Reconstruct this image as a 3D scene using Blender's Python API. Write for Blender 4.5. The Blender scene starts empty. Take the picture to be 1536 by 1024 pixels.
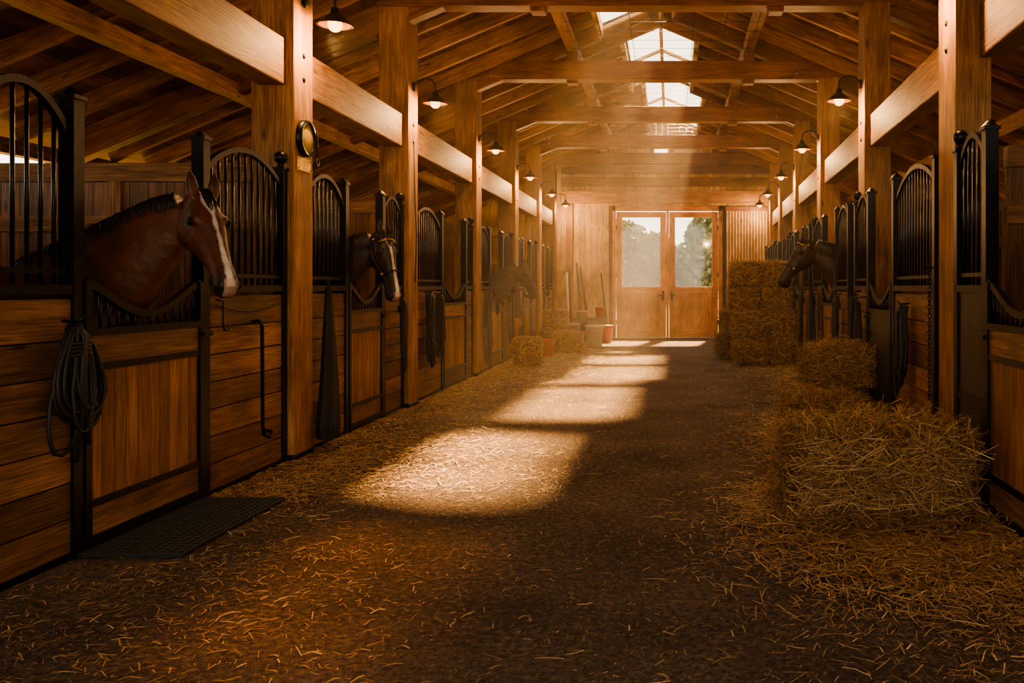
import bpy, bmesh, math, random
import numpy as np
from mathutils import Vector, Matrix, noise
random.seed(7); np.random.seed(7)
scene=bpy.context.scene
R=random.uniform

# ---------------------------------------------------------------- materials
def newmat(name):
    m=bpy.data.materials.new(name); m.use_nodes=True
    nt=m.node_tree; b=nt.nodes['Principled BSDF']
    return m,nt,b
def N(nt,t,**k):
    n=nt.nodes.new(t)
    for a,v in k.items():
        if a.startswith('i_'): n.inputs[a[2:].replace('_',' ')].default_value=v
        else: setattr(n,a,v)
    return n
def ramp(nt,stops,fac):
    r=nt.nodes.new('ShaderNodeValToRGB'); el=r.color_ramp.elements
    while len(el)<len(stops): el.new(0.5)
    for e,(p,c) in zip(el,stops):
        e.position=p; e.color=(*c,1) if len(c)==3 else c
    nt.links.new(fac,r.inputs[0]); return r
def mul(nt,a,b,op='MULTIPLY'):
    n=nt.nodes.new('ShaderNodeMath'); n.operation=op
    for i,x in enumerate((a,b)):
        if isinstance(x,(int,float)): n.inputs[i].default_value=x
        else: nt.links.new(x,n.inputs[i])
    return n.outputs[0]
def wood(name,dark,light,rough=0.55,vr=(0.65,1.2),bump=0.4,sx=1.0,sy=12.0):
    m,nt,b=newmat(name); L=nt.links.new
    tc=N(nt,'ShaderNodeTexCoord')
    mp=N(nt,'ShaderNodeMapping'); mp.inputs['Scale'].default_value=(sx,sy,1); L(tc.outputs['UV'],mp.inputs[0])
    n1=N(nt,'ShaderNodeTexNoise'); n1.inputs['Scale'].default_value=1.0; n1.inputs['Detail'].default_value=8; n1.inputs['Roughness'].default_value=0.68; n1.inputs['Distortion'].default_value=1.3
    L(mp.outputs[0],n1.inputs[0])
    mp2=N(nt,'ShaderNodeMapping'); mp2.inputs['Scale'].default_value=(4,110,1); L(tc.outputs['UV'],mp2.inputs[0])
    n2=N(nt,'ShaderNodeTexNoise'); n2.inputs['Scale'].default_value=1.0; n2.inputs['Detail'].default_value=4; L(mp2.outputs[0],n2.inputs[0])
    mid=tuple((a+c)/2 for a,c in zip(dark,light))
    r=ramp(nt,[(0.34,dark),(0.5,mid),(0.66,light)],n1.outputs[0])
    # knots
    mp3=N(nt,'ShaderNodeMapping'); mp3.inputs['Scale'].default_value=(1.6,5.0,1); L(tc.outputs['UV'],mp3.inputs[0])
    vo=N(nt,'ShaderNodeTexVoronoi'); vo.inputs['Scale'].default_value=1.0; L(mp3.outputs[0],vo.inputs[0])
    kr=ramp(nt,[(0.035,(0.25,0.2,0.17)),(0.11,(1,1,1))],vo.outputs['Distance'])
    # weathering blotches
    nw=N(nt,'ShaderNodeTexNoise'); nw.inputs['Scale'].default_value=2.2; nw.inputs['Detail'].default_value=5; L(tc.outputs['Object'],nw.inputs[0])
    wr=ramp(nt,[(0.35,(0.66,0.62,0.60)),(0.6,(1.08,1.05,1.02))],nw.outputs[0])
    at=N(nt,'ShaderNodeAttribute',attribute_name='var')
    mr=N(nt,'ShaderNodeMapRange'); mr.inputs['To Min'].default_value=vr[0]; mr.inputs['To Max'].default_value=vr[1]; L(at.outputs['Fac'],mr.inputs[0])
    mr2=N(nt,'ShaderNodeMapRange'); mr2.inputs['From Min'].default_value=0.35; mr2.inputs['From Max'].default_value=0.65; mr2.inputs['To Min'].default_value=0.55; mr2.inputs['To Max'].default_value=1.25; L(n2.outputs[0],mr2.inputs[0])
    f=mul(nt,mr.outputs[0],mr2.outputs[0])
    vm=N(nt,'ShaderNodeVectorMath',operation='SCALE'); L(r.outputs[0],vm.inputs[0]); L(f,vm.inputs['Scale'])
    vk=N(nt,'ShaderNodeVectorMath',operation='MULTIPLY'); L(vm.outputs[0],vk.inputs[0]); L(kr.outputs[0],vk.inputs[1])
    vw=N(nt,'ShaderNodeVectorMath',operation='MULTIPLY'); L(vk.outputs[0],vw.inputs[0]); L(wr.outputs[0],vw.inputs[1])
    L(vw.outputs[0],b.inputs['Base Color'])
    b.inputs['Roughness'].default_value=rough; b.inputs['Specular IOR Level'].default_value=0.35
    bp=N(nt,'ShaderNodeBump'); bp.inputs['Strength'].default_value=bump; bp.inputs['Distance'].default_value=0.008
    s=mul(nt,n1.outputs[0],n2.outputs[0],'ADD'); L(s,bp.inputs['Height']); L(bp.outputs[0],b.inputs['Normal'])
    return m
def plain(name,col,rough=0.5,metal=0.0,nscale=30,amt=0.25,bump=0.1,emit=None,es=0,spec=.5):
    m,nt,b=newmat(name); L=nt.links.new
    tc=N(nt,'ShaderNodeTexCoord'); n=N(nt,'ShaderNodeTexNoise'); n.inputs['Scale'].default_value=nscale; n.inputs['Detail'].default_value=4
    L(tc.outputs['Object'],n.inputs[0])
    r=ramp(nt,[(0.3,tuple(c*(1-amt) for c in col)),(0.7,tuple(min(1,c*(1+amt)) for c in col))],n.outputs[0])
    L(r.outputs[0],b.inputs['Base Color']); b.inputs['Roughness'].default_value=rough; b.inputs['Metallic'].default_value=metal
    b.inputs['Specular IOR Level'].default_value=spec
    bp=N(nt,'ShaderNodeBump'); bp.inputs['Strength'].default_value=bump; bp.inputs['Distance'].default_value=0.004; L(n.outputs[0],bp.inputs['Height']); L(bp.outputs[0],b.inputs['Normal'])
    if emit: b.inputs['Emission Color'].default_value=(*emit,1); b.inputs['Emission Strength'].default_value=es
    return m
M_BEAM=wood('timber_wood',(0.19,0.084,0.034),(0.44,0.235,0.10),0.6)
M_TIE=wood('tie_beam_wood',(0.13,0.048,0.022),(0.31,0.132,0.056),0.5)
M_PLANK=wood('stall_plank_wood',(0.11,0.050,0.025),(0.33,0.165,0.076),0.5,vr=(0.5,1.25))
M_TG=wood('stall_door_wood',(0.19,0.080,0.030),(0.40,0.185,0.072),0.42,vr=(0.7,1.15))
M_ROOF=wood('roof_board_wood',(0.12,0.048,0.021),(0.29,0.135,0.056),0.65,vr=(0.5,1.3))
M_PALE=wood('pale_board_wood',(0.48,0.30,0.135),(0.72,0.50,0.26),0.55,vr=(0.8,1.1))
M_DOORW=wood('entry_door_wood',(0.42,0.17,0.05),(0.64,0.31,0.105),0.45,vr=(0.85,1.1))
M_BLACK=plain('black_painted_steel',(0.012,0.012,0.013),0.38,0.6,20,0.3,0.05)
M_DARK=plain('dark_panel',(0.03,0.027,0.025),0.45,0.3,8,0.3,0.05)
M_ROPE=plain('black_rope',(0.012,0.010,0.009),0.6,0,60,0.4,0.3)
M_BRASS=plain('aged_brass',(0.55,0.36,0.10),0.4,0.8,15,0.25,0.1)
M_CREAM=plain('dial_face',(0.62,0.44,0.14),0.5,0.2,12,0.15,0.05)
M_BULB=plain('lamp_bulb_glow',(.01,0.004,0.001),0.9,0,5,0.05,0,emit=(1,0.42,0.10),es=7,spec=0)
M_LAMP=plain('lamp_shade_metal',(0.02,0.017,0.015),0.35,0.7,15,0.3,0.05)
M_LAMPIN=plain('lamp_shade_inside',(0.06,0.018,0.003),0.9,0.0,15,0.1,0.0,spec=0)
M_RUBBER=plain('rubber',(0.018,0.018,0.018),0.6,0,40,0.4,0.3)
M_RED=plain('red_plastic',(0.42,0.03,0.015),0.4,0,10,0.15,0.05)
M_WHITE=plain('white_plastic',(0.55,0.48,0.38),0.4,0,10,0.1,0.05)
M_CLOTH=plain('dark_canvas',(0.018,0.015,0.013),0.85,0,40,0.4,0.4)
M_BLUE=plain('grey_plastic',(0.10,0.10,0.11),0.5,0,10,0.2,0.05)
M_STEEL=plain('galvanised_steel',(0.35,0.34,0.33),0.4,0.9,25,0.2,0.05)
def strawmat(name,cols,rough=0.6,tr=0.0):
    m,nt,b=newmat(name); at=N(nt,'ShaderNodeAttribute',attribute_name='var')
    r=ramp(nt,[(i/(len(cols)-1),c) for i,c in enumerate(cols)],at.outputs['Fac'])
    nt.links.new(r.outputs[0],b.inputs['Base Color']); b.inputs['Roughness'].default_value=rough
    return m
M_STRAW=strawmat('straw',[(0.11,0.055,0.022),(0.24,0.135,0.056),(0.40,0.24,0.105),(0.60,0.42,0.21)])
M_HAY=strawmat('hay_strand',[(0.10,0.05,0.018),(0.24,0.13,0.045),(0.39,0.23,0.085),(0.58,0.39,0.17)])
M_HAYCORE=plain('hay_core',(0.10,0.05,0.018),0.9,0,45,0.6,1.0)
M_TWINE=plain('baling_twine',(0.35,0.2,0.07),0.8)
# leaf
M_LEAF=strawmat('leaves',[(0.045,0.065,0.02),(0.09,0.12,0.045),(0.15,0.18,0.08)],0.7)
M_BARK=plain('bark',(0.12,0.09,0.06),0.9,0,10,0.4,0.5)
def floormat():
    m,nt,b=newmat('packed_dirt_floor'); L=nt.links.new
    tc=N(nt,'ShaderNodeTexCoord')
    n0=N(nt,'ShaderNodeTexNoise'); n0.inputs['Scale'].default_value=1.3; n0.inputs['Detail'].default_value=6; L(tc.outputs['Object'],n0.inputs[0])
    n1=N(nt,'ShaderNodeTexNoise'); n1.inputs['Scale'].default_value=30; n1.inputs['Detail'].default_value=9; n1.inputs['Roughness'].default_value=0.8; L(tc.outputs['Object'],n1.inputs[0])
    v=N(nt,'ShaderNodeTexVoronoi'); v.inputs['Scale'].default_value=48; L(tc.outputs['Object'],v.inputs[0])
    v3=N(nt,'ShaderNodeTexVoronoi'); v3.inputs['Scale'].default_value=110; L(tc.outputs['Object'],v3.inputs[0])
    r0=ramp(nt,[(0.3,(0.098,0.073,0.060)),(0.7,(0.215,0.160,0.128))],n0.outputs[0])
    r1=ramp(nt,[(0.34,(0.22,0.21,0.20)),(0.5,(0.9,0.88,0.86)),(0.64,(2.0,1.86,1.66))],n1.outputs[0])
    mx=N(nt,'ShaderNodeVectorMath',operation='MULTIPLY'); L(r0.outputs[0],mx.inputs[0]); L(r1.outputs[0],mx.inputs[1])
    cur=mx.outputs[0]
    for sc,rt,th,colr in (((85,30,1),0.5,.90,(0.32,0.21,0.11,1)),((30,90,1),0.2,.92,(0.27,0.17,0.085,1)),((60,75,1),1.1,.84,(0.05,0.038,0.03,1))):
        mp=N(nt,'ShaderNodeMapping'); mp.inputs['Scale'].default_value=sc; mp.inputs['Rotation'].default_value=(0,0,rt); L(tc.outputs['Object'],mp.inputs[0])
        v2=N(nt,'ShaderNodeTexVoronoi'); v2.inputs['Scale'].default_value=1; L(mp.outputs[0],v2.inputs[0])
        sx=N(nt,'ShaderNodeSeparateColor'); L(v2.outputs['Color'],sx.inputs[0])
        fl=ramp(nt,[(th,(0,0,0)),(th+.02,(1,1,1))],sx.outputs[0])
        d2=ramp(nt,[(0.28,(1,1,1)),(0.4,(0,0,0))],v2.outputs['Distance'])
        fm=mul(nt,fl.outputs[0],d2.outputs[0])
        mm=N(nt,'ShaderNodeMix',data_type='RGBA'); L(fm,mm.inputs[0]); L(cur,mm.inputs[6]); mm.inputs[7].default_value=colr; cur=mm.outputs[2]
    L(cur,b.inputs['Base Color']); b.inputs['Roughness'].default_value=0.85; b.inputs['Specular IOR Level'].default_value=0.25
    h=mul(nt,mul(nt,n1.outputs[0],1.3),mul(nt,mul(nt,v.outputs['Distance'],-.8),mul(nt,v3.outputs['Distance'],-.3),'ADD'),'ADD')
    bp=N(nt,'ShaderNodeBump'); bp.inputs['Strength'].default_value=1.0; bp.inputs['Distance'].default_value=0.03; L(h,bp.inputs['Height']); L(bp.outputs[0],b.inputs['Normal'])
    return m
M_FLOOR=floormat()
M_GRASS=plain('dry_grass_ground',(0.17,0.155,0.07),0.9,0,0.6,0.35,0.2)
def glassmat(name,tc_,gl):
    m=bpy.data.materials.new(name); m.use_nodes=True; nt=m.node_tree
    for n in list(nt.nodes): nt.nodes.remove(n)
    o=N(nt,'ShaderNodeOutputMaterial'); t=N(nt,'ShaderNodeBsdfTransparent'); t.inputs[0].default_value=(*tc_,1)
    g=N(nt,'ShaderNodeBsdfGlossy'); g.inputs['Roughness'].default_value=0.05
    mx=N(nt,'ShaderNodeMixShader'); mx.inputs[0].default_value=gl
    nt.links.new(t.outputs[0],mx.inputs[1]); nt.links.new(g.outputs[0],mx.inputs[2]); nt.links.new(mx.outputs[0],o.inputs[0])
    return m
M_GLASS=glassmat('window_glass',(.95,.95,.93),.06)
M_DIMGLASS=glassmat('dimming_glass',(.28,.235,.18),.05)  # tint weakens the sun through the added near roof opening

# ---------------------------------------------------------------- mesh builder
class MB:
    def __init__(s,T=None):
        s.v=[];s.f=[];s.m=[];s.uv=[];s.var=[];s.sm=[];s.mats=[]
        s.T=T or Matrix.Identity(4); s.flip=s.T.to_3x3().determinant()<0
    def mi(s,mat):
        if mat not in s.mats: s.mats.append(mat)
        return s.mats.index(mat)
    def face(s,idx,uvs,mi,var,sm=False):
        if s.flip: idx=idx[::-1]; uvs=uvs[::-1]
        s.f.append(idx); s.uv.extend(uvs); s.m.append(mi); s.var.append(var); s.sm.append(sm)
    def box(s,c,d,mat,rot=None,var=None):
        mi=s.mi(mat); var=R(0,1) if var is None else var
        ox,oy=R(0,40),R(0,40)
        h=[d[0]/2,d[1]/2,d[2]/2]; base=len(s.v); loc=[]
        for k in range(8):
            p=Vector(((-1,1)[k&1]*h[0],(-1,1)[(k>>1)&1]*h[1],(-1,1)[(k>>2)&1]*h[2])); loc.append(p.copy())
            if rot is not None: p=rot@p
            s.v.append(s.T@(p+Vector(c)))
        la=max(range(3),key=lambda i:d[i])
        for fc,ax in (((0,4,6,2),0),((1,3,7,5),0),((0,1,5,4),1),((2,6,7,3),1),((0,2,3,1),2),((4,5,7,6),2)):
            o=[i for i in range(3) if i!=ax]
            if la in o: ua=la; va=[i for i in o if i!=la][0]
            else: ua,va=o
            s.face([base+i for i in fc],[(loc[i][ua]+ox,loc[i][va]+oy+ax*3) for i in fc],mi,var)
    def bx(s,a,b,mat,var=None):
        s.box([(a[i]+b[i])/2 for i in range(3)],[abs(b[i]-a[i]) for i in range(3)],mat,None,var)
    def beam(s,p0,p1,w,h,mat,up=(0,0,1)):
        p0=Vector(p0);p1=Vector(p1); y=(p1-p0); L=y.length; y.normalize()
        x=y.cross(Vector(up)).normalized(); z=x.cross(y)
        rot=Matrix((x,y,z)).transposed()
        s.box((p0+p1)/2,(w,L,h),mat,rot)
    def tube(s,pts,r,mat,seg=6,flat=1.0,var=None):
        pts=[Vector(p) for p in pts]; n=len(pts); mi=s.mi(mat); var=R(0,1) if var is None else var
        rs=r if isinstance(r,(list,tuple)) else [r]*n
        base=len(s.v); prev=None
        for i,p in enumerate(pts):
            t=(pts[min(i+1,n-1)]-pts[max(i-1,0)])
            if t.length<1e-9: t=Vector((0,0,1))
            t.normalize()
            if prev is None:
                a=Vector((0,0,1)) if abs(t.z)<0.9 else Vector((1,0,0)); x=t.cross(a).normalized()
            else:
                x=(prev-t*prev.dot(t)); x=x.normalized() if x.length>1e-6 else t.orthogonal().normalized()
            prev=x; y=t.cross(x)
            for k in range(seg):
                an=2*math.pi*k/seg
                s.v.append(s.T@(p+x*math.cos(an)*rs[i]+y*math.sin(an)*rs[i]*flat))
        for i in range(n-1):
            for k in range(seg):
                k2=(k+1)%seg
                s.face([base+i*seg+k,base+i*seg+k2,base+(i+1)*seg+k2,base+(i+1)*seg+k],[(i*.1,k*.02),(i*.1,k*.02+.02),(i*.1+.1,k*.02+.02),(i*.1+.1,k*.02)],mi,var,True)
        s.face([base+k for k in range(seg)][::-1],[(0,0)]*seg,mi,var)
        s.face([base+(n-1)*seg+k for k in range(seg)],[(0,0)]*seg,mi,var)
    def lathe(s,prof,c,mat,seg=16,ax='z'):
        mi=s.mi(mat); base=len(s.v); var=R(0,1); c=Vector(c); n=len(prof)
        for r,z in prof:
            for k in range(seg):
                an=2*math.pi*k/seg
                if ax=='z': p=Vector((r*math.cos(an),r*math.sin(an),z))
                else: p=Vector((z,r*math.cos(an),r*math.sin(an)))
                s.v.append(s.T@(c+p))
        for i in range(n-1):
            for k in range(seg):
                k2=(k+1)%seg
                s.face([base+i*seg+k,base+i*seg+k2,base+(i+1)*seg+k2,base+(i+1)*seg+k],[(0,0),(0,.1),(.1,.1),(.1,0)],mi,var,True)
    def ball(s,c,r,mat,seg=10,sc=(1,1,1)):
        prof=[(max(1e-4,math.sin(math.pi*i/8))*r,-math.cos(math.pi*i/8)*r*sc[2]) for i in range(9)]
        s.lathe(prof,c,mat,seg)
    def build(s,name,parent=None,bevel=0,loc=None):
        me=bpy.data.meshes.new(name); me.from_pydata([tuple(v) for v in s.v],[],s.f)
        for m in s.mats: me.materials.append(m)
        me.polygons.foreach_set('material_index',s.m); me.polygons.foreach_set('use_smooth',s.sm)
        ul=me.uv_layers.new(name='UVMap'); ul.data.foreach_set('uv',[x for u in s.uv for x in u])
        at=me.attributes.new('var','FLOAT','FACE'); at.data.foreach_set('value',s.var)
        me.update(); ob=bpy.data.objects.new(name,me); scene.collection.objects.link(ob)
        if parent: ob.parent=parent
        if bevel:
            md=ob.modifiers.new('b','BEVEL'); md.width=bevel; md.segments=2; md.limit_method='ANGLE'; md.angle_limit=math.radians(50)
        return ob

# strands (numpy)
def strands_arrays(P,D,U,Ln,W,bend):
    n=len(P); S=np.cross(D,U); S/=np.linalg.norm(S,axis=1)[:,None]+1e-9
    V=np.zeros((n,6,3)); 
    for i,t in enumerate((-.5,0,.5)):
        c=P+D*(Ln*t)[:,None]+U*(bend*(0.5-abs(t)*2)*Ln)[:,None]
        V[:,2*i]=c-S*(W/2)[:,None]; V[:,2*i+1]=c+S*(W/2)[:,None]
    b=(np.arange(n)*6)[:,None]
    F=np.concatenate([b+np.array([0,1,3,2]),b+np.array([2,3,5,4])],axis=1).reshape(-1,4)
    return V.reshape(-1,3),F
def mesh_fast(name,V,F,mat,var,extra=None):
    me=bpy.data.meshes.new(name); me.from_pydata(V.tolist(),[],F.tolist()); me.materials.append(mat)
    at=me.attributes.new('var','FLOAT','FACE'); at.data.foreach_set('value',var.astype(float))
    me.update(); ob=bpy.data.objects.new(name,me); scene.collection.objects.link(ob); return ob

# ---------------------------------------------------------------- frames of the two stall rows
XL=-2.88; XR0=1.68; XRS=0.032
TL=Matrix.Translation((XL,0,0))
TR=Matrix(((-1,XRS,0,XR0),(0,1,0,0),(0,0,1,0),(0,0,0,1)))
def xr(d): return XR0+XRS*d
YE=22.0; Y0=-3.2
RX=-0.15; RZ=5.6; SL=0.42
def zr(x): return RZ-SL*abs(x-RX)
OL=-6.5; OR=6.2

# floor
def grid_plane(name,x0,x1,y0,y1,z,mat):
    me=bpy.data.meshes.new(name); me.from_pydata([(x0,y0,z),(x1,y0,z),(x1,y1,z),(x0,y1,z)],[],[(0,1,2,3)]); me.materials.append(mat)
    o=bpy.data.objects.new(name,me); scene.collection.objects.link(o); return o
grid_plane('floor',OL-.1,OR+.1,Y0,YE+.1,0.0,M_FLOOR)
grid_plane('ground_outside',-90,90,-60,160,-0.04,M_GRASS)

# side walls, with a continuous opening under the eaves, added to let fill light in
for nm,x in (('wall_left',OL),('wall_right',OR)):
    mb=MB(); z=0
    while z<1.99:
        y=Y0
        while y<YE:
            y2=min(y+R(3.5,5),YE); mb.bx((x-.02,y,z),(x+.02,y2-.004,z+.195),M_PLANK); y=y2
        z+=.2
    y=Y0
    while y<YE:
        mb.bx((x-.05,y,0),(x+.05,y+.12,2.75),M_BEAM); y+=3.15
    mb.bx((x-.06,Y0,1.98),(x+.06,YE,2.06),M_BEAM); mb.bx((x-.06,Y0,2.6),(x+.06,YE,2.75),M_BEAM)
    mb.build(nm)
# end wall
mb=MB(); x=OL
while x<OR:
    x2=min(x+.15,OR); xa,xb=x,x2-.006; zt=min(zr(xa),zr(xb))-.02
    mat=M_PALE
    segs=[(0,zt)]
    if xb>-1.44 and xa<1.31: segs=[(3.36,zt)]
    if xb>-.42 and xa<-.02: segs=[(3.36,4.5),(5.0,zt)]
    for a,b_ in segs: mb.bx((xa,YE,a),(xb,YE+.04,b_),mat)
    x=x2
mb.bx((OL,YE+.04,0),(-1.44,YE+.08,3.4),M_ROOF); mb.bx((1.33,YE+.04,0),(OR,YE+.08,3.4),M_ROOF)
mb.bx((-5,YE+.04,3.37),(-.44,YE+.08,3.6),M_ROOF); mb.bx((-.44,YE+.04,3.37),(0,YE+.08,4.48),M_ROOF); mb.bx((0,YE+.04,3.37),(4.6,YE+.08,3.6),M_ROOF)
for a,b_ in ((-4.4,-.44),(0,4.1)):
    for k in range(9):
        z0=3.6+k*.2; xx=RX-(RZ-z0-.2)/SL+.1 if a<-1 else a; x3=b_ if a<-1 else RX+(RZ-z0-.2)/SL-.1
        if x3>xx: mb.bx((xx,YE+.04,z0),(x3,YE+.08,z0+.2),M_ROOF)
mb.build('wall_end')
mb=MB()
# header and horizontal rails above the entry
mb.bx((-2.75,YE-.16,3.42),(2.5,YE-.005,3.72),M_BEAM); mb.bx((-2.75,YE-.10,3.84),(2.5,YE-.005,4.06),M_BEAM)
mb.bx((-2.75,YE-.13,4.16),(2.5,YE-.005,4.36),M_TIE)
mb.bx((-2.62,YE-.14,0),(-2.46,YE-.005,3.42),M_BEAM); mb.bx((2.20,YE-.14,0),(2.36,YE-.005,3.42),M_BEAM)
mb.build('trim_1',bevel=.01)
# gable window
mb=MB(); 
for a,b_ in (((-.45,4.47),(-.0,4.53)),((-.45,4.97),(-.0,5.03)),((-.45,4.47),(-.39,5.03)),((-.06,4.47),(0,5.03))):
    mb.bx((a[0],YE-.03,a[1]),(b_[0],YE+.05,b_[1]),M_PALE)
mb.bx((-.40,YE+.02,4.5),(-.04,YE+.026,5.0),M_GLASS)
mb.build('window_1')
# entry doors
def entry(x0,x1,name,hs):
    mb=MB(); w=.15; y0,y1=YE-.02,YE+.06
    mb.bx((x0,y0,.02),(x0+w,y1,3.2),M_DOORW); mb.bx((x1-w,y0,.02),(x1,y1,3.2),M_DOORW)
    mb.bx((x0+w,y0,3.06),(x1-w,y1,3.2),M_DOORW); mb.bx((x0+w,y0,.02),(x1-w,y1,.22),M_DOORW); mb.bx((x0+w,y0,1.14),(x1-w,y1,1.30),M_DOORW)
    xx=x0+w
    while xx<x1-w-.01:
        x2=min(xx+.095,x1-w); mb.bx((xx,y0+.025,.22),(x2-.006,y1-.03,1.14),M_DOORW); xx=x2
    mb.bx((x0+w,y1-.03,.22),(x1-w,y1-.01,1.14),M_DOORW)
    mb.bx((x0+w,y0+.035,1.30),(x1-w,y0+.041,3.06),M_GLASS)
    hx=x0+.07 if hs<0 else x1-.07
    mb.bx((hx-.03,y0-.012,.95),(hx+.03,y0,1.2),M_BLACK); mb.tube([(hx,y0,1.08),(hx,y0-.06,1.08),(hx+hs*-.13,y0-.06,1.08)],.012,M_BLACK)
    for z in (.4,1.6,2.8):
        hx2=x1 if hs<0 else x0
        mb.bx((hx2-.02,y0-.01,z-.06),(hx2+.02,y0,z+.06),M_BLACK)
    return mb.build(name,bevel=.006)
entry(-1.36,-.10,'door_1',1); entry(-.02,1.22,'door_2',-1)
mb=MB()
mb.bx((-1.46,YE-.05,0),(-1.37,YE+.08,3.36),M_DOORW); mb.bx((1.23,YE-.05,0),(1.33,YE+.08,3.36),M_DOORW)
mb.bx((-.095,YE-.03,0),(-.025,YE+.08,3.22),M_DOORW); mb.bx((-1.46,YE-.05,3.22),(1.33,YE+.08,3.36),M_DOORW)
mb.bx((-1.46,YE-.06,0),(1.33,YE+.1,.02),M_STEEL)
mb.build('trim_2',bevel=.006)
# ribbed sliding panel beside the entry
mb=MB(); x=1.42
while x<2.44:
    mb.bx((x,YE-.25,.04),(x+.05,YE-.2,3.2),M_PALE,var=.2); mb.bx((x+.05,YE-.235,.04),(x+.075,YE-.21,3.2),M_TIE,var=0.0); x+=.075
mb.bx((1.4,YE-.26,3.2),(2.5,YE-.17,3.3),M_TIE); mb.bx((1.4,YE-.26,0.0),(2.5,YE-.19,.06),M_TIE)
mb.build('sliding_panel_door')

# ---------------------------------------------------------------- posts & beams
PL=[(0.0,.35),(3.15,3.5),(6.45,6.8),(9.28,9.63),(12.55,12.9),(15.7,16.05),(18.6,18.95),(21.1,21.45)]
PR=[(-.4,-.05),(2.65,3.0),(5.6,6.0),(9.15,9.5),(12.45,12.8),(15.65,16.0),(18.65,19.0),(21.1,21.45)]
for T,PP,w0,w1 in ((TL,PL,.08,-.24),(TR,PR,-.08,-.36)):
    for i,(a,b_) in enumerate(PP):
        mb=MB(T); wa,wb=w0,w1
        if T is TR and i==2: wa,wb=.015,-.22
        mb.bx((wa,a,0),(wb,b_,4.31),M_BEAM)
        mb.bx((wa+.008,a-.008,0),(wb-.008,b_+.008,.05),M_BLACK)
        for z in (2.88,3.06): mb.lathe([(.001,.012),(.022,.012),(.022,-.01)],(wa,(a+b_)/2,z),M_BLACK,8,'x')
        mb.build('timber_post',bevel=.012)
# longitudinal beams between posts
for T,PP,w0,w1,z0,z1 in ((TL,PL,.02,-.18,2.80,3.15),(TR,PR,-.14,-.32,2.78,3.12)):
    for i in range(len(PP)-1):
        mb=MB(T); mb.bx((w0,PP[i][1]-.0,z0),(w1,PP[i+1][0]+.0,z1),M_BEAM); mb.build('side_beam',bevel=.012)
    mb=MB(T); mb.bx((-.02+w0,Y0+3,4.56),(w1,YE,4.78),M_BEAM) ; mb.build('wall_plate_beam',bevel=.01)
# roof openings: (y0,y1,half width left,half width right,glass)
SKY=[(8.2,10.1,.88,.20,1),(10.7,13.1,.90,.22,0),(13.9,17.4,.62,.58,0),(17.4,21.7,.38,.84,0)]  # first opening added, unseen, for near floor glow; offset widths steer sun patches
def sky(y):
    for s in SKY:
        if s[0]<y<s[1]: return s
    return None
# tie beams with queen posts & brackets
for i in range(1,len(PL)):
    a=(PL[i][0]+PR[i][0])/2+.03; b_=a+.24
    mb=MB(); z0,z1=4.3,4.57
    x0=-3.15; x1=xr(a)+.45
    mb.bx((x0,a,z0),(x1,b_,z1),M_TIE)
    for qx in (-1.42,1.14):
        mb.bx((qx-.08,a+.03,4.25),(qx+.08,b_-.03,zr(qx)-.2),M_TIE)
        for z in (4.33,4.44,4.53): mb.ball((qx,a+.028,z),.018,M_STEEL,8)
    for sx,ex in ((-1,OL),(1,OR)):
        s_=sky(a+.12); xs=RX+(sx*(s_[2] if sx<0 else s_[3]) if s_ else 0)
        mb.beam((xs,a+.12,zr(xs)-.22),(ex,a+.12,zr(ex)-.22),.16,.22,M_TIE)
    for bx_ in (-2.6,x1-.7): 
        for z in (4.38,4.5): mb.ball((bx_,a-.002,z),.02,M_STEEL,8)
    # struts from the side beams up to the rafters over the stalls
    mb.beam((-3.05,a+.12,3.1),(-4.2,a+.12,zr(-4.2)-.3),.09,.12,M_BEAM); mb.beam((x1-.1,a+.12,3.1),(x1+1.0,a+.12,zr(x1+1.0)-.3),.09,.12,M_BEAM)
    mb.build('roof_truss',bevel=.01)
# longitudinal purlins at queen posts
mb=MB()
for qx in (-1.42,1.14): mb.bx((qx-.07,Y0+2,zr(qx)-.36),(qx+.07,YE,zr(qx)-.2),M_BEAM)
for qx in (-4.7,4.4): mb.bx((qx-.07,Y0+2,zr(qx)-.36),(qx+.07,YE,zr(qx)-.2),M_BEAM)
mb.build('roof_purlins',bevel=.008)
# bird wires strung above the tie beams
mb=MB()
for k in range(7):
    x=-1.3+k*.4
    mb.tube([(x,9.6,4.62),(x,12.6,4.585),(x,15.8,4.585),(x,18.8,4.585)],.004,M_BLACK,4)
for k in range(22):
    y=10.0+k*.4; mb.tube([(-1.35,y,4.60),(1.15,y,4.60)],.003,M_BLACK,4)
mb.build('ceiling_wire_mesh')
# rafters
mb=MB(); y=Y0+.3
while y<YE:
    for s_,ex in ((-1,OL),(1,OR)):
        k=sky(y); xs=RX+(s_*(k[2] if s_<0 else k[3]) if k else 0)
        mb.beam((xs,y,zr(xs)-.11),(ex,y,zr(ex)-.11),.07,.18,M_BEAM)
    y+=.72
for a,b_,wl,wr_,g in SKY:
    k=max(2,int((b_-a)/1.5))
    for j in range(k+1):
        yy=a+(b_-a)*j/k
        for s_ in (-1,1):
            xs=RX+s_*(wl if s_<0 else wr_); mb.beam((RX,yy,RZ-.03),(xs,yy,zr(xs)-.03),.07,.05,M_PALE)
    for s_ in (-1,1):
        xs=RX+s_*(wl if s_<0 else wr_); mb.bx((xs-.04,a,zr(xs)-.16),(xs+.04,b_,zr(xs)+.02),M_PALE)
mb.bx((RX-.03,Y0+.2,RZ-.10),(RX+.03,YE,RZ+.02),M_PALE)
mb.build('roof_rafters',bevel=.005)
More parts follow.
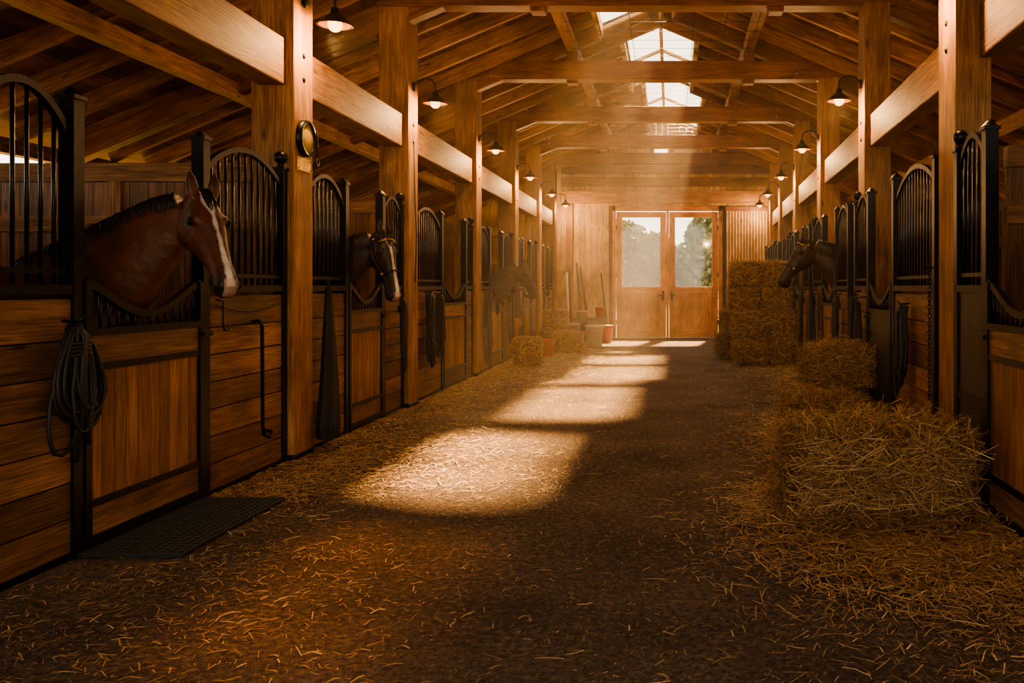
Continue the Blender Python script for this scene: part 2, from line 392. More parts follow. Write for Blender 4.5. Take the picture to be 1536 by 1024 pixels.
# roof deck
mb=MB(); bw=.2; th=math.atan(SL)
for s_,ex in ((-1,OL-.3),(1,OR+.3)):
    n=int(abs(ex-RX)/ (bw*math.cos(th)))
    for j in range(n+1):
        xa=RX+s_*j*bw*math.cos(th); xb=RX+s_*(j+1)*bw*math.cos(th); xm=(xa+xb)/2
        rot=Matrix.Rotation(s_*th,3,'Y')
        secs=[];last=Y0
        cuts=[(k[0],k[1]) for k in SKY if abs(xm-RX)<(k[2] if s_<0 else k[3])]
        if cuts:
            for a,b_ in cuts:
                if a-last>.02: secs.append((last,a))
                last=b_
            secs.append((last,YE+.2))
        else:
            m1=5+R(-1.5,1.5); m2=13+R(-2,2); secs=[(Y0,m1),(m1,m2),(m2,YE+.2)]
        for a,b_ in secs:
            mb.box((xm,(a+b_)/2,zr(xm)+.0),(bw-.003,b_-a-.004,.025),M_ROOF,rot)
    pr=Y0; lst=[]
    for k in SKY:
        if k[0]-pr>.01: lst.append((pr,k[0],0))
        lst.append((k[0],k[1],(k[2] if s_<0 else k[3])+.04)); pr=k[1]
    lst.append((pr,YE+.2,0))
    for (ya,yb,xi) in lst:
        x0=RX+s_*xi; xm=(x0+ex)/2
        mb.box((xm,(ya+yb)/2,zr(xm)+.04),(abs(ex-x0)/math.cos(th),yb-ya,.02),M_DARK,Matrix.Rotation(s_*th,3,'Y'))
mb.build('ceiling')
# skylight glazing
mb=MB()
for a,b_,wl,wr_,g in SKY:
    for s_ in (-1,1):
        w_=wl if s_<0 else wr_
        xm=RX+s_*w_/2; mb.box((xm,(a+b_)/2,zr(xm)+.02),(w_/math.cos(th)-.02,b_-a-.02,.006),M_DIMGLASS if g else M_GLASS,Matrix.Rotation(s_*th,3,'Y'))
mb.build('window_2')
# stall partitions (face the camera)
for T,PP,wo in ((TL,PL,OL-XL),(TR,PR,None)):
    for i in range(1,len(PP)):
        a=(PP[i][0]+PP[i][1])/2; mb=MB(T)
        w=-.26 if wo else -.38
        we=(OL-XL+.07) if wo else -(OR-xr(a)-.07)
        ws=w
        while w>we+.01:
            w2=max(w-.14,we); mb.bx((w,a-.02,.02),(w2+.005,a+.02,2.12),M_TG); w=w2
        mb.bx((ws,a-.045,2.1),(we,a+.045,2.24),M_BEAM); mb.bx((ws,a-.04,1.72),(we,a+.04,1.84),M_BEAM); mb.bx((ws,a-.04,.02),(we,a+.04,.2),M_PLANK)
        for k in (.33,.66):
            wm=ws+(we-ws)*k; mb.bx((wm-.05,a-.042,.2),(wm+.05,a+.042,2.1),M_BEAM)
        mb.build('stall_partition')

# ---------------------------------------------------------------- stall fronts
def cap_post(mb,u,w=.0,top=2.20,ball=False,sz=.07):
    mb.bx((w-sz/2,u-sz/2,0),(w+sz/2,u+sz/2,top),M_BLACK)
    mb.bx((w-sz/2-.01,u-sz/2-.01,top),(w+sz/2+.01,u+sz/2+.01,top+.02),M_BLACK)
    if ball:
        mb.tube([(w,u,top+.02),(w,u,top+.06)],.02,M_BLACK,8); mb.ball((w,u,top+.095),.048,M_BLACK,12)
    else:
        mb.lathe([(sz*.72,top+.02),(sz*.3,top+.05),(.001,top+.065)],(w,u,0),M_BLACK,4)
def arch(t): return 2.02+.20*(math.sin(math.pi*min(max(t,0),1)))**.75
def fixed(mb,u0,u1,dark=False,grille=True):
    z=.03
    if dark:
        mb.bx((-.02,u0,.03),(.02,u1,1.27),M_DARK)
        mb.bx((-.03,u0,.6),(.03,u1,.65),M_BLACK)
    else:
        hs=[.17]*6+[.2]
        for h in hs:
            mb.bx((-.03,u0,z),(.022,u1,z+h-.008),M_PLANK); z+=h
    mb.bx((-.035,u0,1.265),(.035,u1,1.31),M_BLACK); mb.bx((-.03,u0,0),(.028,u1,.035),M_BLACK)
    if not grille: return
    n=max(3,int(round((u1-u0)/.085)))
    for k in range(1,n):
        t=k/n; u=u0+(u1-u0)*t; mb.tube([(0,u,1.3),(0,u,arch(t))],.0095,M_BLACK,6)
    pts=[(0,u0+(u1-u0)*k/16,arch(k/16)) for k in range(17)]
    for k in range(16):
        mb.beam(pts[k],pts[k+1],.035,.035,M_BLACK,up=(1,0,0))
    mb.bx((-.015,u0,1.36),(.015,u1,1.385),M_BLACK)
def door(mb,u0,u1,dark=False):
    f=.045
    mb.bx((-.01,u0,.03),(.045,u0+f,1.33),M_BLACK); mb.bx((-.01,u1-f,.03),(.045,u1,1.33),M_BLACK)
    mb.bx((-.01,u0+f,.03),(.045,u1-f,.075),M_BLACK); mb.bx((-.01,u0+f,1.06),(.045,u1-f,1.095),M_BLACK)
    mb.bx((-.01,u0+f,.885),(.042,u1-f,.92),M_BLACK); mb.bx((-.01,u0+f,.215),(.042,u1-f,.25),M_BLACK)
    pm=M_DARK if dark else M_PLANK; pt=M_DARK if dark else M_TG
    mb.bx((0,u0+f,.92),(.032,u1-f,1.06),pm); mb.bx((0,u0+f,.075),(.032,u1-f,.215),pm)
    u=u0+f
    n=max(4,int((u1-u0-2*f)/.095)); st=(u1-u0-2*f)/n
    for k in range(n): mb.bx((.0,u+k*st+.003,.25),(.028,u+(k+1)*st-.004,.885),pt)
    dip=lambda t:1.325-.17*math.sin(math.pi*t)**1.3
    n=12
    pts=[(.018,u0+.02+(u1-u0-.04)*k/n,dip(k/n)) for k in range(n+1)]
    for k in range(n): mb.beam(pts[k],pts[k+1],.04,.035,M_BLACK,up=(1,0,0))
    nb=int((u1-u0)/.07)
    for k in range(1,nb):
        t=k/nb; uu=u0+(u1-u0)*t
        mb.tube([(.018,uu,1.08),(.018,uu,dip(t))],.008,M_BLACK,6)
    # latch
    mb.bx((.045,u1-.05,1.0),(.07,u1+.05,1.03),M_BLACK)
def bay(T,cuts,darkdoor=False,darkB=False):
    s0,a,b_,s1=cuts; mb=MB(T)
    fixed(mb,s0+.04,a-.035); door(mb,a+.04,b_-.04,darkdoor); fixed(mb,b_+.035,s1-.04,dark=darkB)
    cap_post(mb,s0+.04,ball=False); cap_post(mb,a,sz=.075); cap_post(mb,b_,sz=.075); cap_post(mb,s1-.04,ball=True,top=2.16)
    return mb.build('stall_front')
def gen(p0,p1): 
    L=p1-p0; return (p0,p0+L*.30,p0+L*.67,p1)
LB=[gen(.35,3.15),(3.5,4.17,5.32,6.45),(6.8,7.64,8.62,9.28),(9.63,10.85,12.12,12.55),gen(12.9,15.7),gen(16.05,18.6),gen(18.95,21.1)]
for c in LB: bay(TL,c)
RB=[gen(-.05,2.65),(3.0,3.9,4.98,5.58),(6.02,7.32,8.4,9.15),gen(9.5,12.45),gen(12.8,15.65),gen(16,18.65),gen(19,21.1)]
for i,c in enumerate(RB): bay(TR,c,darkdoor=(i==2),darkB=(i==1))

# ---------------------------------------------------------------- barn lamps
def lamp(T,u,w0,z,on=True):
    mb=MB(T)
    mb.lathe([(.001,.02),(.05,.02),(.05,-.01)],(w0,u,z+.12),M_LAMP,12,'x')
    pts=[(w0,u,z+.12)]+[(w0+.02+.22*(1-math.cos(k/8*math.pi))/2,u,z+.12+.09*math.sin(k/8*math.pi)) for k in range(1,9)]
    pts.append((w0+.24,u,z+.06)); mb.tube(pts,.011,M_LAMP,8)
    c=(w0+.24,u,z)
    mb.lathe([(.001,.075),(.028,.07),(.035,.03),(.05,.015),(.085,-.01),(.125,-.055),(.135,-.065),(.13,-.068)],c,M_LAMP,20)
    mb.lathe([(.028,.055),(.033,.025),(.048,.008),(.083,-.016),(.122,-.06)],c,M_LAMPIN,20)
    mb.ball((c[0],c[1],c[2]-.058),.056,M_BULB,12)
    ob=mb.build('barn_wall_lamp')
    l=bpy.data.lights.new('bulb_light','POINT'); l.energy=74; l.color=(1,.54,.21); l.shadow_soft_size=.05
    lo=bpy.data.objects.new('bulb_light',l); lo.location=T@Vector((c[0],c[1],c[2]-.19)); scene.collection.objects.link(lo); lo.parent=ob
for (a,b_) in PL[2:]: lamp(TL,(a+b_)/2,.08,3.36)
for i,(a,b_) in enumerate(PR[2:]): lamp(TR,(a+b_)/2,.015 if i==0 else -.08,3.36)

# ---------------------------------------------------------------- horses
def horse(loc,rz,sc,coat,hd,neck,mane_side=-1,blaze=True,halter=False,points=(0.012,0.009,0.008),name='horse',mane_len=(.10,.2),both=0.0,G=1.04):
    """hd: head direction vector (local, x fwd); neck: list of (x,z,hh,hw)"""
    vs=[];fs=[]
    def loft(rings,seg=18):
        base=len(vs)
        for (c,n,s_,hh,hw,e) in rings:
            for k in range(seg):
                an=2*math.pi*k/seg; ca,sa=math.cos(an),math.sin(an)
                ca=math.copysign(abs(ca)**e,ca); sa=math.copysign(abs(sa)**e,sa)
                vs.append(c+n*(sa*hh)+s_*(ca*hw))
        m=len(rings)
        for i in range(m-1):
            for k in range(seg):
                k2=(k+1)%seg; fs.append((base+i*seg+k,base+i*seg+k2,base+(i+1)*seg+k2,base+(i+1)*seg+k))
        fs.append(tuple(base+k for k in range(seg))[::-1]); fs.append(tuple(base+(m-1)*seg+k for k in range(seg)))
    V=Vector; Z=V((0,0,1)); Y=V((0,1,0)); X=V((1,0,0))
    tor=[(-1.32,1.22,.08,.06),(-1.27,1.21,.19,.16),(-1.12,1.20,.29,.25),(-.9,1.19,.33,.29),(-.65,1.16,.32,.28),(-.4,1.12,.33,.29),(-.15,1.12,.36,.28),(.05,1.14,.37,.25),(.22,1.12,.33,.22),(.38,1.10,.25,.17),(.47,1.10,.15,.1)]
    loft([(V((x,0,z)),Z,Y,hh,hw,1) for x,z,hh,hw in tor],22)
    # neck path with head root
    a=V(hd).normalized()
    side=a.cross(Z).normalized()*-1      # +y-ish
    nn=side.cross(a)*-1
    if nn.z<0: nn=-nn
    npts=[(V((x,0,z)),hh,hw) for x,z,hh,hw in neck]
    rings=[]
    for i,(c,hh,hw) in enumerate(npts):
        t=(npts[min(i+1,len(npts)-1)][0]-npts[max(i-1,0)][0]).normalized(); n=Y.cross(t)*-1
        if n.z<0 and n.x>0: n=-n
        rings.append((c,n,Y,hh,hw,.95))
    loft(rings,20); nrings=rings
    last=npts[-1][0]; P0=last+V((.055,0,.045))
    prof=[(-.06,.05,-.05,.05),(-.03,.085,-.09,.072),(.03,.103,-.135,.086),(.10,.110,-.165,.096),(.17,.108,-.170,.098),(.24,.099,-.150,.086),(.31,.089,-.110,.068),(.38,.080,-.086,.057),(.45,.073,-.077,.053),(.51,.068,-.074,.055),(.56,.060,-.072,.060),(.60,.042,-.062,.054),(.622,.015,-.045,.034)]
    loft([(P0+a*t+nn*((T_+B)/2*G),nn,side,(T_-B)/2*G,hw*G,.9) for t,T_,B,hw in prof],20)
    # chin / lower lip
    loft([(P0+a*t+nn*o*G,nn,side,r,r*1.1,1) for t,o,r in ((.47,-.07,.01),(.50,-.078,.024),(.55,-.082,.028),(.585,-.075,.02),(.60,-.07,.008))],10)
    for sg in (-1,1):
        # cheek, brow, facial crest, nostril
        for (t,o,s_,r,fl) in ((.13,-.078,.056,.092,.55),(.150,.056,.078,.034,.8),(.575,.016,.040,.030,.8)):
            loft([(P0+a*(t+r*math.sin(q))+nn*o+side*sg*s_,nn,side,max(.002,r*math.cos(q)),max(.002,r*fl*math.cos(q)),1) for q in [math.radians(x) for x in (-85,-60,-30,0,30,60,85)]],12)
        loft([(P0+a*t+nn*o+side*sg*s_,nn,side,r,r,1) for t,o,s_,r in ((.18,.018,.090,.008),(.23,.008,.084,.014),(.30,.0,.066,.012),(.38,-.002,.052,.006))],8)
        # ears
        e0=P0+a*(-.01)+nn*.085+side*sg*.055; ed=(-a*.5+Z*.75+side*sg*.14+X*.12).normalized()
        es=ed.cross(side).normalized(); es2=es.cross(ed)
        loft([(e0+ed*l,es,es2,r*.6,r,1) for l,r in ((-.03,.025),(.0,.032),(.045,.038),(.08,.032),(.11,.021),(.138,.008))],10)
        # front leg
        def leg(pts): 
            rr=[]
            for i,(x,y,z,rx,ry) in enumerate(pts): rr.append((V((x,y*sg,z)),X,Y,rx,ry,1))
            loft(rr,12)
        leg([(.18,.13,1.05,.16,.08),(.2,.155,.92,.13,.08),(.2,.16,.75,.085,.065),(.19,.16,.58,.06,.05),(.2,.16,.49,.058,.052),(.19,.16,.42,.043,.04),(.185,.16,.28,.033,.03),(.19,.16,.17,.042,.036),(.215,.16,.11,.036,.034),(.225,.16,.07,.05,.048),(.235,.16,.0,.066,.06)])
        leg([(-.95,.15,1.15,.24,.11),(-.93,.17,.98,.21,.11),(-.9,.17,.84,.16,.09),(-.97,.165,.70,.10,.065),(-1.08,.16,.58,.066,.045),(-1.12,.16,.50,.06,.042),(-1.11,.16,.40,.042,.036),(-1.08,.16,.28,.036,.032),(-1.07,.16,.17,.044,.038),(-1.04,.16,.11,.038,.036),(-1.03,.16,.07,.05,.048),(-1.02,.16,.0,.066,.06)])
    me=bpy.data.meshes.new('tmp'); me.from_pydata([tuple(v) for v in vs],[],fs); me.update()
    bm=bmesh.new(); bm.from_mesh(me)
    bmesh.ops.recalc_face_normals(bm,faces=bm.faces[:]); bm.to_mesh(me); bm.free()
    tmp=bpy.data.objects.new('tmp',me); scene.collection.objects.link(tmp)
    md=tmp.modifiers.new('r','REMESH'); md.mode='VOXEL'; md.voxel_size=.0095; md.use_smooth_shade=True
    ms=tmp.modifiers.new('s','SMOOTH'); ms.factor=.5; ms.iterations=6
    dg=bpy.context.evaluated_depsgraph_get(); dg.update()
    m2=bpy.data.meshes.new_from_object(tmp.evaluated_get(dg)); bpy.data.objects.remove(tmp)
    m2.name=name; nv=len(m2.vertices); co=np.zeros(nv*3); m2.vertices.foreach_get('co',co); co=co.reshape(-1,3)
    rel=co-np.array(P0); tt=rel@np.array(a); no=rel@np.array(nn); ss=np.abs(rel@np.array(side))
    col=np.ones((nv,4)); col[:,:3]=np.array(coat)
    pc=np.array(points)
    def mixc(f,c): 
        f=np.clip(f,0,1)[:,None]; col[:,:3]=col[:,:3]*(1-f)+np.array(c)*f
    mixc((0.62-co[:,2])/.2*(co[:,0]<.6),pc)
    inhead=(tt>-.05)&(no>-.2)&(no<.16)&(ss<.13)&(tt<.7)&(co[:,0]>.5)
    mixc(np.where(inhead,(tt-.46)/.1,0)*.8,pc*1.3)
    ears=(tt<-.03)&(no>.07)&(co[:,0]>.5); mixc(ears*.35,pc)
    if blaze:
        wd=.013+.022*np.exp(-((tt-.06)/.06)**2)+.012*np.clip((tt-.3)/.3,0,1)
        wob=np.array([noise.noise(Vector(c)*25) for c in co])*.006
        f=np.where(inhead&(no>.02)&(tt<.60),(wd+wob-ss)/.006,0); mixc(f,(0.62,.55,.47))
        f=np.where(inhead&(tt>.56)&(no>-.03)&(ss<.035),.6,0); mixc(f,(0.45,.29,.24))
    ca=m2.color_attributes.new('Coat','FLOAT_COLOR','POINT'); ca.data.foreach_set('color',col.ravel())
    mt,nt,b=newmat('horse_coat'); at=N(nt,'ShaderNodeVertexColor',layer_name='Coat'); 
    tcn=N(nt,'ShaderNodeTexCoord'); nz=N(nt,'ShaderNodeTexNoise'); nz.inputs['Scale'].default_value=7; nz.inputs['Detail'].default_value=6; nt.links.new(tcn.outputs['Object'],nz.inputs[0])
    mrr=N(nt,'ShaderNodeMapRange'); mrr.inputs['From Min'].default_value=.3; mrr.inputs['From Max'].default_value=.7; mrr.inputs['To Min'].default_value=.65; mrr.inputs['To Max'].default_value=1.3; nt.links.new(nz.outputs[0],mrr.inputs[0])
    vm=N(nt,'ShaderNodeVectorMath',operation='SCALE'); nt.links.new(at.outputs[0],vm.inputs[0]); nt.links.new(mrr.outputs[0],vm.inputs['Scale']); nt.links.new(vm.outputs[0],b.inputs['Base Color'])
    b.inputs['Roughness'].default_value=.46; b.inputs['Specular IOR Level'].default_value=.38
    nf=N(nt,'ShaderNodeTexNoise'); nf.inputs['Scale'].default_value=160; nt.links.new(tcn.outputs['Object'],nf.inputs[0])
    n3=N(nt,'ShaderNodeTexNoise'); n3.inputs['Scale'].default_value=9; n3.inputs['Detail'].default_value=2; nt.links.new(tcn.outputs['Object'],n3.inputs[0])
    hs=mul(nt,mul(nt,nf.outputs[0],.12),n3.outputs[0],'ADD')
    bp=N(nt,'ShaderNodeBump'); bp.inputs['Strength'].default_value=.4; bp.inputs['Distance'].default_value=.035; nt.links.new(hs,bp.inputs['Height']); nt.links.new(bp.outputs[0],b.inputs['Normal'])
    m2.materials.clear(); m2.materials.append(mt)
    for p in m2.polygons: p.use_smooth=True
    ob=bpy.data.objects.new(name,m2); scene.collection.objects.link(ob)
    ob.location=loc; ob.rotation_euler=(0,0,rz); ob.scale=(sc,)*3
    # eyes, nostrils, mouth
    Meye=plain('horse_eye',(0.008,.005,.004),.06,0,3,.1,0); Mn=plain('horse_nostril',(0.01,.006,.005),.8)
    Mh=plain('horse_hair',(0.016,.010,.007),.5,0,60,.4,.2)
    mb=MB()
    for sg in (-1,1):
        mb.ball(P0+a*.160+nn*.046+side*sg*.096,.020,Meye,12)
        for s2 in (1,-1):
            mb.tube([P0+a*(.160+.026*math.cos(q))+nn*(.046+s2*.017*math.sin(q))+side*sg*(.101+.008*math.sin(q)) for q in [math.pi*j/8 for j in range(9)]],[.002,.004,.005,.0055,.006,.0055,.005,.004,.002],Mn,6)
        c=P0+a*.585+nn*.016+side*sg*.058
        mb.tube([c+nn*.018-a*.012,c+side*sg*.004,c-nn*.014+a*.004],[.004,.011,.004],Mn,8)
        mb.tube([P0+a*t+nn*o+side*sg*s_ for t,o,s_ in ((.48,-.052,.054),(.52,-.052,.059),(.57,-.05,.060),(.605,-.045,.050))],[.002,.004,.004,.003],Mn,6)
    e=mb.build('eyes_and_nostrils',parent=ob)
    mb=MB()
    # mane
    nr=nrings
    for k in range(420):
        t=R(.10,1.0)*(len(nr)-1); i=min(int(t),len(nr)-2); f=t-i
        ms_=mane_side if R(0,1)>both else -mane_side
        c=nr[i][0].lerp(nr[i+1][0],f); n=nr[i][1].lerp(nr[i+1][1],f).normalized(); hh=nr[i][3]*(1-f)+nr[i+1][3]*f; hw=nr[i][4]*(1-f)+nr[i+1][4]*f
        L=R(*mane_len)*(1 if ms_==mane_side else .6)
        top=c+n*(hh-.004); dr=V((R(-.05,.0),0,0))
        p=[top+V((R(-.01,.01),-ms_*.012,-.005)),top+n*.008+V((0,ms_*.014,0))]
        for q in (.35,.7,1.0):
            z=q*L; off=min(hw*.96,hw*math.sqrt(max(0,1-((hh-z)/hh)**2))*1.0)+.007
            p.append(c+n*(hh-z)+V((0,ms_*off,0))+dr*q)
        mb.tube(p,[.005,.0065,.006,.004,.0015],Mh,4)
    for k in range(26):
        s_=R(-.03,.03); L=R(.06,.14)
        mb.tube([P0+a*(-.04)+nn*.10+side*s_,P0+a*.01+nn*.120+side*s_*1.1,P0+a*(L*.6)+nn*.122+side*s_*1.2,P0+a*L+nn*.119+side*s_*.8],[.005,.006,.004,.0015],Mh,4)
    for k in range(40):
        y=R(-.04,.04); mb.tube([(-1.28,y*.4,1.33),(-1.36,y,1.22),(-1.40+R(-.02,.02),y*1.4,.9),(-1.38+R(-.03,.03),y*1.3,R(.4,.6))],[.012,.014,.012,.003],Mh,5)
    mb.build('mane_and_tail',parent=ob)
    if halter:
        mb=MB()
        def ring(t,T_,B,hw,r=.008):
            pts=[P0+a*t+nn*((T_+B)/2+(T_-B)/2*1.10*math.sin(q))+side*(hw*1.14*math.cos(q)) for q in [2*math.pi*j/20 for j in range(21)]]
            mb.tube(pts,r,M_ROPE,6)
        ring(.36,.092,-.098,.066); ring(.02,.110,-.14,.092); 
        for sg in (-1,1):
            mb.tube([P0+a*.02+nn*-.02+side*sg*.104,P0+a*.2+nn*-.03+side*sg*.112,P0+a*.36+nn*.0+side*sg*.076],.008,M_ROPE,6)
            mb.ball(P0+a*.36+side*sg*.076,.014,M_BRASS,8); mb.ball(P0+a*.03+nn*.03+side*sg*.106,.013,M_BRASS,8)
            mb.tube([P0+a*.07+nn*.08+side*sg*.094,P0+a*.06+nn*.125+side*sg*.03,P0+a*.06+nn*.130],.007,M_BRASS,6)
        mb.build('halter',parent=ob)
    return ob
neck1=[(0.0,1.16,.36,.22),(.22,1.28,.325,.175),(.42,1.42,.265,.135),(.58,1.55,.21,.11),(.72,1.65,.165,.09),(.82,1.71,.125,.078)]
neck0=[(0.0,1.17,.36,.22),(.22,1.31,.33,.175),(.42,1.46,.275,.135),(.58,1.60,.22,.11),(.72,1.71,.17,.09),(.82,1.77,.13,.078)]
horse((-3.46,4.80,0),0,.965,(0.092,0.029,0.0125),(.30,-.22,-.52),neck0,mane_side=1,both=.5)
horse((-3.60,8.15,0),0,1.0,(0.018,0.011,0.008),(.18,-.12,-.58),neck1,halter=True)
horse((2.66,10.95,0),math.pi,1.04,(0.035,0.017,0.010),(.36,.08,-.48),neck1,mane_side=1,blaze=False,halter=True)
horse((-3.24,14.28,0),0,.92,(0.012,0.008,0.006),(.22,-.1,-.5),neck1,blaze=False)

# ---------------------------------------------------------------- hay bales
def bale(c,size,rz=0,ns=1200,sw=.004,L0=(.06,.16),name='hay_bale',shag=.02,rough=1.0):
    sx,sy,sz=size; bm=bmesh.new(); bmesh.ops.create_cube(bm,size=1)
    bmesh.ops.subdivide_edges(bm,edges=bm.edges[:],cuts=9,use_grid_fill=True)
    seed=Vector((R(0,50),R(0,50),R(0,50)))
    for v in bm.verts:
        p=v.co
        l=(abs(p.x*2)**6+abs(p.y*2)**6+abs(p.z*2)**6)**(1/6)
        q=p*(1/l) if l>0 else p
        q=Vector((q.x*sx,q.y*sy,q.z*sz)); n=noise.noise((q*5)+seed)*.035*rough+noise.noise((q*25)+seed)*.012
        q+=q.normalized()*n; q.z=max(q.z,-sz/2); v.co=q
    verts=[tuple(v.co) for v in bm.verts]; bm.verts.index_update(); faces=[[v.index for v in f.verts] for f in bm.faces]; bm.free()
    nb=len(verts)
    # strands
    A=np.array([sy*sz,sy*sz,sx*sz,sx*sz,sx*sy,sx*sy*.05]); A=A/A.sum(); fi=np.random.choice(6,ns,p=A)
    u=np.random.uniform(-1,1,(ns,3)); P=np.zeros((ns,3)); U=np.zeros((ns,3))
    h=np.array([sx,sy,sz])/2
    P[:]=u*h*.97
    for k in range(6):
        i=k//2; s_=1 if k%2==0 else -1; m=fi==k; P[m,i]=s_*h[i]; U[m,i]=s_
    nrm=P/h; l=(np.abs(nrm)**6).sum(1)**(1/6); P=P/np.maximum(l,1)[:,None]
    nz=np.array([noise.noise((Vector(p)*5)+seed) for p in P])*.035*rough
    P+=P/np.linalg.norm(P,axis=1)[:,None]*(nz+np.random.uniform(-.004,1,ns)**2*shag+.003)[:,None]
    D=np.random.normal(0,1,(ns,3))*np.array([1.0,.8,.6]); D-=U*(D*U).sum(1)[:,None]*.65; D/=np.linalg.norm(D,axis=1)[:,None]
    Ln=np.random.uniform(L0[0],L0[1],ns); W=np.random.uniform(.6,1.3,ns)*sw; bend=np.random.uniform(-.12,.32,ns)
    V,F=strands_arrays(P,D,U+np.random.normal(0,.25,U.shape),Ln,W,bend)
    V[:,2]=np.maximum(V[:,2],-sz/2+.003)
    allv=np.vstack([np.array(verts),V]); F=F+nb
    me=bpy.data.meshes.new(name); me.from_pydata(allv.tolist(),[],faces+F.tolist()); me.materials.append(M_HAYCORE); me.materials.append(M_HAY)
    mi=[0]*len(faces)+[1]*len(F); me.polygons.foreach_set('material_index',mi)
    var=[.5]*len(faces)+np.repeat(np.random.beta(1.6,2,ns),2).tolist(); at=me.attributes.new('var','FLOAT','FACE'); at.data.foreach_set('value',var)
    me.update(); ob=bpy.data.objects.new(name,me); scene.collection.objects.link(ob); ob.location=(c[0],c[1],c[2]+sz/2); ob.rotation_euler=(0,0,rz)
    mb=MB()
    for xo in (-sx*.22,sx*.22):
        hy,hz=sy/2+.006,sz/2+.006
        mb.tube([(xo,-hy,-hz+.02),(xo,-hy,hz-.03),(xo,-hy+.03,hz),(xo,hy-.03,hz),(xo,hy,hz-.03),(xo,hy,-hz+.02)],.004,M_TWINE,5)
    mb.build('twine',parent=ob)
    return ob
bale((1.16,5.02,0),(.84,.52,.45),.06,11500,.0036,(.06,.26),shag=.17,rough=2.8)
bale((1.30,7.60,0),(.52,.46,.34),.12,4000,.004,(.06,.2),shag=.10,rough=2.3)
bale((1.60,8.35,0),(.50,.46,.36),-.06,2500,.004,shag=.05)
bale((1.58,8.25,.36),(.56,.44,.36),.1,3800,.004,(.06,.2),shag=.10,rough=2.3)
for x,y,z in ((1.33,14.5,0),(1.86,14.55,0),(1.34,14.75,.435),(1.87,14.8,.435),(1.12,15.9,0.0),(1.30,15.25,.87),(1.82,15.2,.87),(1.58,15.35,0),(1.60,15.35,.435),(1.34,15.3,1.305),(1.86,15.25,1.305),(1.18,15.85,.435)):
    bale((x,y,z),(.50*R(.96,1.04),.60,.43),R(-.08,.08),1300,.007,shag=.05,rough=1.5)
bale((-2.36,14.35,0),(.44,.5,.45),.1,1300,.006)
bale((-2.02,17.0,0),(.52,.5,.42),.1,1000,.007)
bale((-2.4,17.75,0),(.5,.5,.42),-.1,800,.007)
bale((-2.36,17.8,.42),(.5,.5,.40),.08,800,.007)

# ---------------------------------------------------------------- straw on the floor
def straw(name,n,xf,yf,sw=.0035,L0=(.03,.12),zmax=.012):
    Y=yf(n); X=xf(n,Y); ang=np.random.uniform(0,math.pi*2,n)
    ok=(X>XL+.03)&(X<XR0+XRS*Y-.03)&(Y<YE-.3); X,Y,ang=X[ok],Y[ok],ang[ok]; n=len(X)
    Ln=np.random.uniform(L0[0],L0[1],n)**1.0; W=np.random.uniform(.5,1.3,n)*sw*(1+Y/14)
    P=np.stack([X,Y,np.random.uniform(.003,zmax,n)],1)
    D=np.stack([np.cos(ang),np.sin(ang),np.random.normal(0,.06,n)],1); D/=np.linalg.norm(D,axis=1)[:,None]
    U=np.stack([np.random.normal(0,.25,n),np.random.normal(0,.25,n),np.ones(n)],1)
    V,F=strands_arrays(P,D,U,Ln,W,np.random.uniform(-.05,.15,n)); V[:,2]=np.maximum(V[:,2],.0015)
    return V,F,np.repeat(np.random.beta(2,1.8,n),2)
u_=np.random.uniform
parts=[]
parts.append(straw('a',6000,lambda n,Y:u_(-2.85,2.4,n),lambda n:1.5+20.3*u_(0,1,n)**1.3,.0032,L0=(.015,.08)))
parts.append(straw('c',7500,lambda n,Y:u_(-2.85,2.2,n),lambda n:u_(1.8,9,n),.0028,L0=(.007,.032)))
parts.append(straw('c2',1500,lambda n,Y:np.random.normal(-2.1,.45,n),lambda n:u_(2.4,4.4,n),.0032,L0=(.02,.08)))
parts.append(straw('b',15000,lambda n,Y:XL+.03+np.random.exponential(.34,n),lambda n:u_(5.2,21.5,n)))
parts.append(straw('b2',3000,lambda n,Y:XL+.25+np.random.exponential(.5,n),lambda n:np.random.normal(6.2,.8,n)))
parts.append(straw('d',15000,lambda n,Y:XR0+XRS*Y-.03-np.random.exponential(.30,n),lambda n:u_(1.8,16,n),zmax=.03))
parts.append(straw('e',11000,lambda n,Y:np.random.normal(1.25,.42,n),lambda n:np.random.normal(4.45,.55,n),zmax=.04,L0=(.03,.15)))
parts.append(straw('e3',3500,lambda n,Y:np.random.normal(.70,.14,n),lambda n:np.random.normal(4.9,.28,n),zmax=.09,L0=(.05,.17)))
parts.append(straw('e4',2500,lambda n,Y:np.random.normal(1.2,.28,n),lambda n:4.74-np.random.exponential(.10,n),zmax=.09,L0=(.05,.17)))
parts.append(straw('f',5000,lambda n,Y:np.random.normal(1.3,.3,n),lambda n:np.random.normal(7.5,.6,n),zmax=.05,L0=(.04,.14)))
parts.append(straw('g',3000,lambda n,Y:np.random.normal(-1.9,.4,n),lambda n:np.random.normal(15.5,1.8,n),zmax=.03))
off=0; VV=[];FF=[];AA=[]
for V,F,A in parts: VV.append(V);FF.append(F+off);AA.append(A);off+=len(V)
mesh_fast('scattered_straw',np.vstack(VV),np.vstack(FF),M_STRAW,np.concatenate(AA))

# ---------------------------------------------------------------- rubber mat
mb=MB(); mx0,mx1,my0,my1=-2.84,-2.34,4.16,5.26
mb.bx((mx0,my0,.002),(mx1,my1,.014),M_RUBBER)
n=24
for k in range(n+1):
    y=my0+(my1-my0)*k/n; mb.bx((mx0,y-.008,.014),(mx1,y+.008,.022),M_RUBBER)
for k in range(13):
    x=mx0+(mx1-mx0)*k/12; mb.bx((x-.007,my0,.014),(x+.007,my1,.021),M_RUBBER)
mb.build('rubber_floor_mat')

